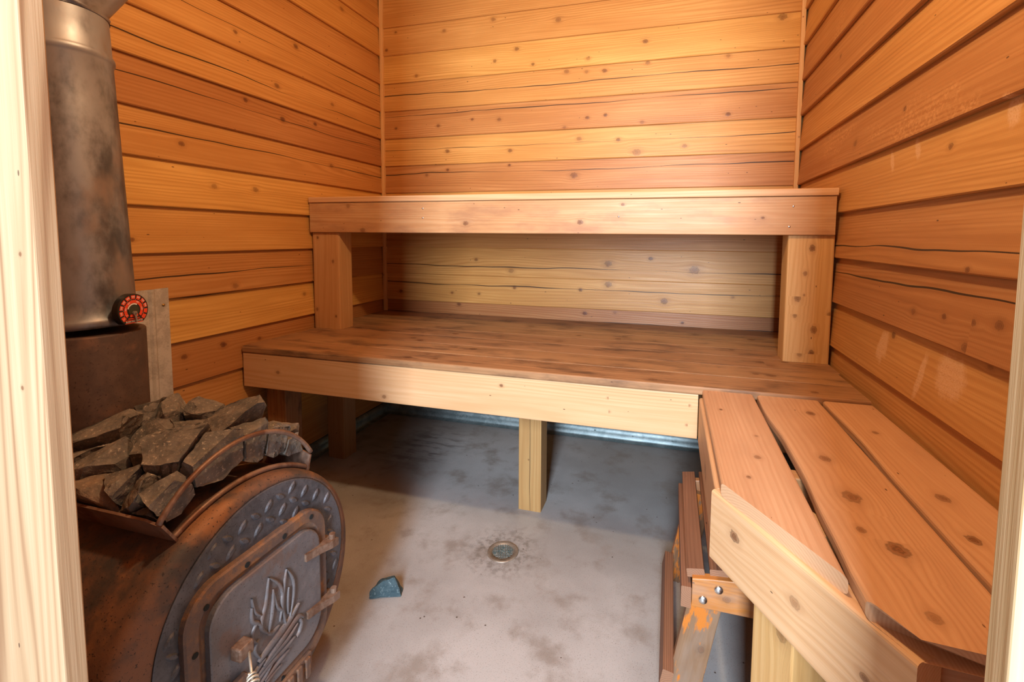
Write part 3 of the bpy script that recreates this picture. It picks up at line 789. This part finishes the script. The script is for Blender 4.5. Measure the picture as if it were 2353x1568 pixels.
# ================================================================== stove pipe with elbow
pp = Th('stove_pipe', 'grey sooty metal stove pipe with an elbow rising from the barrel stove', 'pipe', (PCX, PCY, .845))
def zr(c, ax, r, n=72):
    ax = V(ax).normalized(); a = ax.cross(V((0, 1, 0))).normalized(); b = ax.cross(a)
    return [V(c) + (a * math.cos(2 * PI * i / n) + b * math.sin(2 * PI * i / n)) * r for i in range(n)]
P0, P1 = V((.453, .662, .8505)), V((.408, .668, 1.474)); pa = (P1 - P0).normalized(); pl = (P1 - P0).length
prof = [(0, .0795), (.004, .083), (.010, .0845), (.016, .083), (.021, .078)]
for i in range(9): prof.append((.05 + i * .05, .0775))
prof += [(.534, .0775), (.538, .0795), (.542, .0812), (.547, .0812), (.551, .0795), (.555, .0772), (.6, .0772), (pl, .0772)]
bm = bmesh.new(); loft(bm, [zr(P0 + pa * d_, pa, r) for d_, r in prof], True, False)
pipe = pp.bm('pipe', bm, M_PIPE, True)
# adjustable elbow made of three gores, leaning over to the right
bm = bmesh.new()
ev = V((.9, .44, .0)).normalized(); R_, cen = .105, None
dirs = [0, 15, 30, 45]
c = P1.copy(); rings = []
pos = [P1 - pa * .0]
angs = [0, 11, 34, 56]
cur = P1.copy()
dcur = V((0, 0, 1)); rings = [zr(cur, pa, .0785)]
segs = [(.034, 0, 20), (.17, 40, 20), (.06, 0, 0), (ZC - 1.474 - .034 - .13 - .07, 0, 0)]
for ln, a_dir, a_cut in segs:
    t = math.radians(a_dir); dv_ = V((0, 0, 1)) * math.cos(t) + ev * math.sin(t)
    cur = cur + dv_ * ln
    t2 = math.radians(a_cut); n_ = V((0, 0, 1)) * math.cos(t2) + ev * math.sin(t2)
    for k, (dd, r) in enumerate(((-.006, .0785), (-.003, .0825), (.003, .0825), (.006, .0785))):
        rings.append(zr(cur + n_ * dd, n_, r))
loft(bm, rings, False, True)
pp.bm('elbow', bm, M_ELBOW, True)

# ================================================================== magnetic burn gauge
GC = V((.5495, .6832, .8865))
GROT = Matrix.Translation(GC) @ Matrix.Rotation(math.radians(12), 4, 'Z') @ Matrix.Translation(-GC)
ga = Th('pipe_thermometer', 'round black and red magnetic thermometer on the stove pipe', 'thermometer', GC)
ga.rot = GROT
GR = .0335; chord = -.0262
def gpt(a, r, x):
    return V((GC.x + x, GC.y + r * math.sin(a), GC.z + r * math.cos(a)))
def gout(x, s=1., n=64):
    a0 = math.acos(chord / GR)
    return [V((GC.x + x, GC.y + GR * s * math.sin(a), GC.z + GR * s * math.cos(a))) for a in [-a0 + 2 * a0 * i / n for i in range(n + 1)]]
bm = bmesh.new(); loft(bm, [gout(-.0135, .96), gout(-.0125), gout(-.002), gout(0, .97)], True, True); ga.bm('case', bm, M_BLACK)
def sector(bm, r0, r1, a0, a1, x, n=10):
    A_ = [bm.verts.new(gpt(a0 + (a1 - a0) * i / n, r0, x)) for i in range(n + 1)]
    B_ = [bm.verts.new(gpt(a0 + (a1 - a0) * i / n, r1, x)) for i in range(n + 1)]
    for i in range(n): bm.faces.new((A_[i], B_[i], B_[i + 1], A_[i + 1]))
def quad(bm, y0, y1, z0, z1, x):
    bm.faces.new([bm.verts.new(V((GC.x + x, GC.y + a, GC.z + b))) for a, b in ((y0, z0), (y1, z0), (y1, z1), (y0, z1))])
bm = bmesh.new(); D2 = math.radians
for i in range(11):
    a = D2(-125 + 25 * i); sector(bm, .0225, .0303, a - D2(9.2), a + D2(9.2), .0004, 4)
sector(bm, .0145, .0205, D2(-132), D2(132), .0004, 40)
quad(bm, -.0125, .0125, -.0175, -.0158, .0004); quad(bm, -.019, .019, -.0205, -.0193, .0004); quad(bm, -.0195, .0195, -.0262, -.0249, .0004)
quad(bm, -.0085, .0085, -.0135, -.0085, .0007)
ga.bm('dial_print', bm, M_RED, False, 'red scale segments on the black dial')
bm = bmesh.new(); sector(bm, .0, .0115, 0, 2 * PI, .00055, 40); ga.bm('dial_centre', bm, M_DKGRN)
bm = bmesh.new(); sector(bm, .0115, .0140, D2(-75), D2(35), .0006, 20)
for i in range(10):
    a = D2(-112.5 + 25 * i); sector(bm, .0212, .0224, a - D2(1), a + D2(1), .0006, 1)
fonts = []
def text(bm, body, size, cy, cz, rot, x):
    cu = bpy.data.curves.new('lettering', 'FONT'); cu.body = body; cu.size = size; cu.align_x = 'CENTER'; cu.align_y = 'CENTER'; cu.offset = size * .012
    o = bpy.data.objects.new('lettering', cu); C.objects.link(o)
    bpy.context.view_layer.update()
    me = bpy.data.meshes.new_from_object(o.evaluated_get(bpy.context.evaluated_depsgraph_get()))
    M_ = Matrix.Translation((GC.x + x, GC.y + cy, GC.z + cz)) @ Matrix(((0, 0, 1, 0), (1, 0, 0, 0), (0, 1, 0, 0), (0, 0, 0, 1))) @ Matrix.Rotation(rot, 4, 'Z')
    me.transform(M_); bm.from_mesh(me)
    bpy.data.objects.remove(o); bpy.data.curves.remove(cu); bpy.data.meshes.remove(me)
for i, s in enumerate(('C', '100', '200', '300', '400', '500', '600', '700', '800')):
    a = D2(-125 + 25 * i); text(bm, s, .0047, .0268 * math.sin(a), .0268 * math.cos(a), -a, .0008)
for a, s in ((-120, 'F'), (-80, '400'), (-35, '600'), (30, '800'), (85, '1400')):
    a = D2(a); text(bm, s, .0038, .0176 * math.sin(a), .0176 * math.cos(a), -a, .0008)
text(bm, 'BURN INDICATOR', .0044, 0, -.0227, 0, .0008)
ga.bm('lettering', bm, M_WHITE, False, 'white lettering on the dial')
bm = bmesh.new()
tube(bm, [V((GC.x + .0005, GC.y, GC.z - .006)), V((GC.x + .004, GC.y, GC.z - .006))], .0042, 16)
tip = V((GC.x + .003, GC.y + .0028, GC.z - .0255)); o_ = V((GC.x + .003, GC.y, GC.z - .006)); dd = tip - o_; sd = V((0, dd.z, -dd.y)).normalized()
loft(bm, [[o_ + sd * .0026 + V((.001, 0, 0)), o_ - sd * .0026 + V((.001, 0, 0)), o_ - sd * .0026, o_ + sd * .0026], [tip + sd * .001 + V((.001, 0, 0)), tip - sd * .001 + V((.001, 0, 0)), tip - sd * .001, tip + sd * .001]], True, True)
ga.bm('needle', bm, M_NEEDLE)

# ================================================================== heat shield on the left wall
hs = Th('heat_shield', 'ribbed grey galvanised sheet on the wood wall behind the stove pipe', 'metal sheet', (.02, .75, .1))
bm = bmesh.new(); prof = []
y = 1.131
prof = [(1.131, .014), (1.131, .022), (1.09, .0215), (1.083, .027), (1.076, .027), (1.069, .0215)]
y = 1.06
while y > .42:
    prof += [(y, .0215), (y - .055, .0215), (y - .062, .027), (y - .069, .027), (y - .076, .0215)]; y -= .085
ring = prof + [(a, x - .0015) for a, x in prof[::-1]]
bm = bmesh.new()
loft(bm, [[V((x, a, .10)) for a, x in ring], [V((x, a, .866 + .012 * (a - 1.1))) for a, x in ring]])
hs.bm('sheet', bm, M_GALV)
bm = bmesh.new(); bmesh.ops.create_uvsphere(bm, u_segments=16, v_segments=8, radius=.0048)
for v in bm.verts: v.co = V((.0225 + v.co.x * .6, 1.1135 + v.co.y, .812 + v.co.z))
hs.bm('screw', bm, M_BRASS, True, 'brass screw head')

# ================================================================== rocks
def hull(bm):
    r = bmesh.ops.convex_hull(bm, input=bm.verts[:])
    dead = [g for g in r['geom_interior'] if isinstance(g, bmesh.types.BMVert)]
    if dead: bmesh.ops.delete(bm, geom=dead, context='VERTS')

def rough_rock(loc, dims, rot, seed, pts=None):
    """angular convex lump in world coordinates"""
    rs = random.Random(seed); bm = bmesh.new()
    if pts:
        for p in pts: bm.verts.new(V(p))
    else:
        for i in range(14):
            d = V((rs.gauss(0, 1), rs.gauss(0, 1), rs.gauss(0, 1) * 1.2)).normalized()
            k = rs.uniform(.84, 1.12)
            q = V((max(-.8, min(.8, d.x * k)), max(-.8, min(.8, d.y * k)), max(-.66, min(.66, d.z * k))))
            bm.verts.new(V((q.x * dims[0] * .92, q.y * dims[1] * .95, q.z * dims[2] * .88)))
    if not pts:
        for a in (-1, 1):
            for b in (-1, 1):
                bm.verts.new(V((a * dims[0] * .60 * rs.uniform(.75, 1), b * dims[1] * .62 * rs.uniform(.75, 1), -dims[2] * .55)))
    hull(bm)
    M_ = Matrix.Translation(loc) @ Matrix.Rotation(rot[2], 4, 'Z') @ Matrix.Rotation(rot[1], 4, 'Y') @ Matrix.Rotation(rot[0], 4, 'X')
    bm.transform(M_)
    return bm

def clip(bm, co, no):
    """keep the side the normal points away from"""
    ds = [(v.co - co).dot(no) for v in bm.verts]
    if max(ds) <= 0 or min(ds) > -.008: return
    r = bmesh.ops.bisect_plane(bm, geom=bm.verts[:] + bm.edges[:] + bm.faces[:], plane_co=co, plane_no=no, clear_outer=True)
    hull(bm)

def finish_rock(bm, name, loc, seed, mat, label, grp):
    loc = V(loc); bm.transform(Matrix.Translation(-loc))
    bmesh.ops.remove_doubles(bm, verts=bm.verts[:], dist=.004); hull(bm)
    bmesh.ops.dissolve_limit(bm, angle_limit=.12, verts=bm.verts[:], edges=bm.edges[:])
    bmesh.ops.bevel(bm, geom=bm.edges[:], offset=.0025, segments=1, affect='EDGES', clamp_overlap=True)
    bmesh.ops.remove_doubles(bm, verts=bm.verts[:], dist=.0006)
    bmesh.ops.triangulate(bm, faces=bm.faces[:])
    for _ in range(2):
        bmesh.ops.subdivide_edges(bm, edges=[e for e in bm.edges if e.calc_length() > .011], cuts=2, use_grid_fill=True)
        bmesh.ops.triangulate(bm, faces=bm.faces[:])
    bm.normal_update(); sh = V((seed * 3.1, seed * 1.7, 0))
    for v in bm.verts:
        n1 = noise.noise(v.co * 34 + sh); n2 = noise.noise(v.co * 95 + sh); n3 = abs(noise.noise(v.co * 60 + sh * 2))
        v.co -= v.normal * (max(0, n1 * .5 + .5) * .0045 + (n2 * .5 + .5) * .002 + n3 * .003 - .002)
    me = bpy.data.meshes.new(name); bm.to_mesh(me); bm.free(); me.materials.append(mat)
    o = bpy.data.objects.new(name, me); C.objects.link(o); o.location = loc
    return tag(o, label, 'rock', grp)

exec_rocks = [
 # x, y, z, width, depth, height, rotation, seed, material, label
 ('A', (0.550, 0.618, 0.652), (.125, .075, .055), (.15, -.1, .30), 1, 0, 'long pale-veined rock leaning against the foot of the flue collar, left side'),
 ('B', (0.578, 0.586, 0.626), (.115, .07, .050), (.05, -.12, .25), 2, 0, 'thin slab rock lying just below the long veined one at the left'),
 ('C', (0.548, 0.703, 0.645), (.060, .065, .085), (.2, .5, .2), 3, 0, 'upright rock propped against the right side of the flue collar'),
 ('D', (0.582, 0.722, 0.642), (.085, .07, .070), (.1, .3, .4), 4, 0, 'rock in front of the lower end of the ribbed metal sheet'),
 ('E', (.566, .772, .634), (.05, .04, .045), (.1, .1, .2), 5, 0, 'small rock at the very back beside the metal sheet'),
 ('F', (0.643, 0.750, 0.648), (.090, .06, .060), (.1, .1, -.1), 6, 0, 'dark blocky rock in the back row, against the wood wall'),
 ('G', (0.690, 0.778, 0.642), (.075, .05, .042), (.0, -.15, .1), 7, 0, 'rearmost pointed rock at the right of the back row'),
 ('H', (0.652, 0.712, 0.628), (.105, .07, .060), (.2, .1, .2), 8, 0, 'wedge rock in the middle left of the big slanting slab'),
 ('I', (0.728, 0.718, 0.630), (.165, .085, .080), (.35, -.35, -.15), 9, 0, 'biggest rock, a slanting slab in the middle of the pile'),
 ('J', (0.627, 0.640, 0.630), (.120, .085, .060), (.2, -.1, .2), 10, 0, 'broad rock in the centre left of the pile, in front of the collar'),
 ('K', (0.700, 0.628, 0.630), (.120, .08, .060), (.25, .05, .1), 11, 0, 'flat-topped rock in the middle, directly above the big front one'),
 ('L', (0.622, 0.575, 0.614), (.090, .075, .075), (.2, -.4, .3), 12, 0, 'grey rock with pale veins near the left rail'),
 ('M', (0.712, 0.560, 0.612), (.090, .075, .062), (.3, -.2, .1), 13, 0, 'dark rock in the second row from the left rail'),
 ('N', (.752, .606, .624), (.135, .10, .105), (.5, .1, .2), 14, 0, 'large smooth-faced rock at the front centre of the pile'),
 ('O', (0.768, 0.541, 0.600), (.066, .06, .064), (.3, -.5, .1), 15, 0, 'rock with a brown chipped foot in the front row'),
 ('P', (0.795, 0.527, 0.582), (.085, .045, .034), (.1, .1, .0), 16, 0, 'low sliver of rock lying on the front left rail'),
 ('Q', (0.690, 0.532, 0.592), (.085, .06, .055), (.1, .1, .1), 17, 1, 'brown rounded rock in the left corner of the tray beside the door frame post'),
 ('R', (.806, .548, .596), (.125, .085, .095), (.2, .2, .2), 18, 0, 'brownish rock in the front corner of the tray, under the hoop end'),
 ('S', (.802, .628, .607), (.15, .125, .115), (.4, .3, .1), 19, 0, 'triangular rock resting on the front hoop, right of the large smooth-faced one'),
 ('T', (.800, .704, .603), (.085, .085, .115), (.2, .25, .3), 20, 0, 'tall upright rock right of the slanting slab'),
 ('U', (.812, .742, .594), (.07, .08, .10), (.3, .35, .3), 21, 0, 'narrow upright rock leaning to the right behind the hoop'),
 ('V', (.812, .780, .576), (.065, .065, .06), (.1, .1, .3), 22, 0, 'small lumpy grey rock at the far right end of the tray'),
 ('W', (0.775, 0.785, 0.600), (.08, .07, .06), (.1, .1, .1), 23, 0, 'pale speckled rock at the back right, just left of the lumpy one'),
 ('X', (0.738, 0.790, 0.614), (.040, .03, .026), (.1, .1, .1), 24, 0, 'tiny rock showing behind the slanting slab at the back right'),
 ('Y', (0.592, 0.560, 0.598), (.045, .04, .045), (.1, .1, .1), 25, 0, 'small rock half hidden behind the door frame post at the left'),
]
RB = [rough_rock(V(r[1]), r[2], r[3], r[4]) for r in exec_rocks]
CE = [V(r[1]) for r in exec_rocks]
for bm, c, r in zip(RB, CE, exec_rocks):
    rad = V((0, c.y - BY, c.z - BZ)).normalized()
    clip(bm, V((c.x, BY, BZ)) + rad * (BR + .0025), -rad)                       # lies on the drum
    for a in (-.35, .35):
        r2_ = V((0, rad.y * math.cos(a) - rad.z * math.sin(a), rad.y * math.sin(a) + rad.z * math.cos(a)))
        clip(bm, V((c.x, BY, BZ)) + r2_ * (BR + .0025), -r2_)
    col = V((c.x - PCX, c.y - PCY, 0)).normalized()
    clip(bm, V((PCX, PCY, c.z)) + col * .094, -col)                             # stops at the collar
    clip(bm, V((.8315, 0, 0)), V((1, 0, 0)))                                    # stays behind the hoop
    nl = V((0, .0455, .026)).normalized(); clip(bm, V((0, .534, .5465)) + nl * .007, -nl)
    nr_ = V((0, -.045, .013)).normalized(); clip(bm, V((0, .817, .521)) + nr_ * .006, -nr_)
for i in range(len(RB)):           # neighbouring rocks share a contact plane
    for j in range(i + 1, len(RB)):
        d = CE[j] - CE[i]; dist = d.length; d.normalize()
        sa = max((v.co - CE[i]).dot(d) for v in RB[i].verts); sb2 = max((v.co - CE[j]).dot(-d) for v in RB[j].verts)
        if sa + sb2 > dist - .001:
            t = dist * max(.18, min(.82, sa / (sa + sb2)))
            clip(RB[i], CE[i] + d * (t - .0012), d); clip(RB[j], CE[i] + d * (t + .0012), -d)
for bm, c, r in zip(RB, CE, exec_rocks):
    finish_rock(bm, 'rock', r[1], r[4], (M_ROCK, M_ROCKB)[r[5]], r[6], 'stove rocks')
fp = [(-.040, -.022, .0), (.044, .014, .0), (.034, .045, .0), (-.035, .030, .0), (-.042, -.018, .022), (-.035, -.012, .030), (-.008, .002, .047), (.016, .012, .054), (.022, .018, .053), (.012, .032, .05), (-.03, .02, .036), (.041, .018, .012)]
finish_rock(rough_rock(V((.832, 1.107, .001)), None, (0, 0, 0), 41, fp), 'rock', (.832, 1.107, 0.), 41, M_ROCKF, 'single blue-grey rock lying on the concrete floor', None)

# ================================================================== floor drain
DC = V((1.090, 1.385, 0.))
fd = Th('floor_drain', 'round metal drain set in the concrete floor', 'drain', DC)
def fz(r, z, n=64): return [V((DC.x + r * math.cos(2 * PI * i / n), DC.y + r * math.sin(2 * PI * i / n), z)) for i in range(n)]
bm = bmesh.new(); loft(bm, [fz(.0515, .0003), fz(.0505, .003), fz(.048, .0034), fz(.0345, .003), fz(.0345, .0012)]); fd.bm('rim', bm, M_DRAIN, True)
bm = bmesh.new(); loft(bm, [fz(.0345, .0012), fz(.002, .0012)], False, True); fd.bm('drain_hole', bm, M_HOLE)
bm = bmesh.new()
for i in range(-4, 5):
    d_ = i * .0076
    h_ = math.sqrt(max(0, .0343 ** 2 - d_ ** 2))
    if h_ > .004:
        box(bm, (DC.x + d_ - .0012, DC.y - h_, .0012), (DC.x + d_ + .0012, DC.y + h_, .0034))
        box(bm, (DC.x - h_, DC.y + d_ - .0012, .0012), (DC.x + h_, DC.y + d_ + .0012, .0034))
rs = random.Random(5)
bmesh.ops.rotate(bm, cent=DC, matrix=Matrix.Rotation(.35, 3, 'Z'), verts=bm.verts[:])
for i in range(12):
    a, r = rs.uniform(0, 6.28), rs.uniform(0, .03); s = rs.uniform(.001, .0026)
    rr_ = bmesh.ops.create_icosphere(bm, subdivisions=1, radius=s)
    for v in rr_['verts']: v.co += V((DC.x + r * math.cos(a), DC.y + r * math.sin(a), .0034))
fd.bm('grate', bm, M_GRATE)

# ================================================================== light
def lamp(name, typ, loc, energy, col, **kw):
    l = bpy.data.lights.new(name, typ); l.energy = energy; l.color = col
    for k, v in kw.items(): setattr(l, k, v)
    o = bpy.data.objects.new(name, l); C.objects.link(o); o.location = loc
    return o
lamp('ceiling_bulb', 'POINT', (1.38, .68, 2.24), 46., (1., .75, .44), shadow_soft_size=.05)
d = lamp('daylight_window', 'AREA', (1.61, -1.6, 1.55), 165., (.76, .875, 1.), shape='RECTANGLE', size=.42, size_y=1.6)
d.rotation_euler = (PI / 2, 0, 0)
w = bpy.data.worlds.new('outside'); bpy.context.scene.world = w; w.use_nodes = True
w.node_tree.nodes['Background'].inputs[0].default_value = (.93, .95, 1., 1); w.node_tree.nodes['Background'].inputs[1].default_value = .28

# ================================================================== camera
cam = bpy.data.cameras.new('camera'); co = bpy.data.objects.new('camera', cam); C.objects.link(co)
ya, pi_, ro = math.radians(15.5558), math.radians(4.19186), math.radians(.45536)
fwd = V((-math.sin(ya) * math.cos(pi_), math.cos(ya) * math.cos(pi_), -math.sin(pi_)))
rt = V((math.cos(ya), math.sin(ya), 0)); up = rt.cross(fwd)
r2 = rt * math.cos(ro) + up * math.sin(ro); u2 = -rt * math.sin(ro) + up * math.cos(ro)
co.matrix_world = Matrix(((r2.x, u2.x, -fwd.x, 1.5995), (r2.y, u2.y, -fwd.y, 0.), (r2.z, u2.z, -fwd.z, 1.0417), (0, 0, 0, 1)))
cam.sensor_width = 36.; cam.lens = 1071.915 / 2353 * 36
cam.shift_x = (1176.5 - 1243.71) / 2353; cam.shift_y = (622.975 - 784) / 2353
cam.clip_start = .02; cam.clip_end = 60
sc = bpy.context.scene; sc.camera = co
sc.cycles.adaptive_threshold = .015; sc.cycles.max_bounces = 7; sc.cycles.diffuse_bounces = 5; sc.cycles.glossy_bounces = 3; sc.cycles.caustics_reflective = False
vs_ = sc.view_settings; vs_.view_transform = 'Standard'; vs_.look = 'None'; vs_.exposure = .3; vs_.gamma = 1.; vs_.use_curve_mapping = False
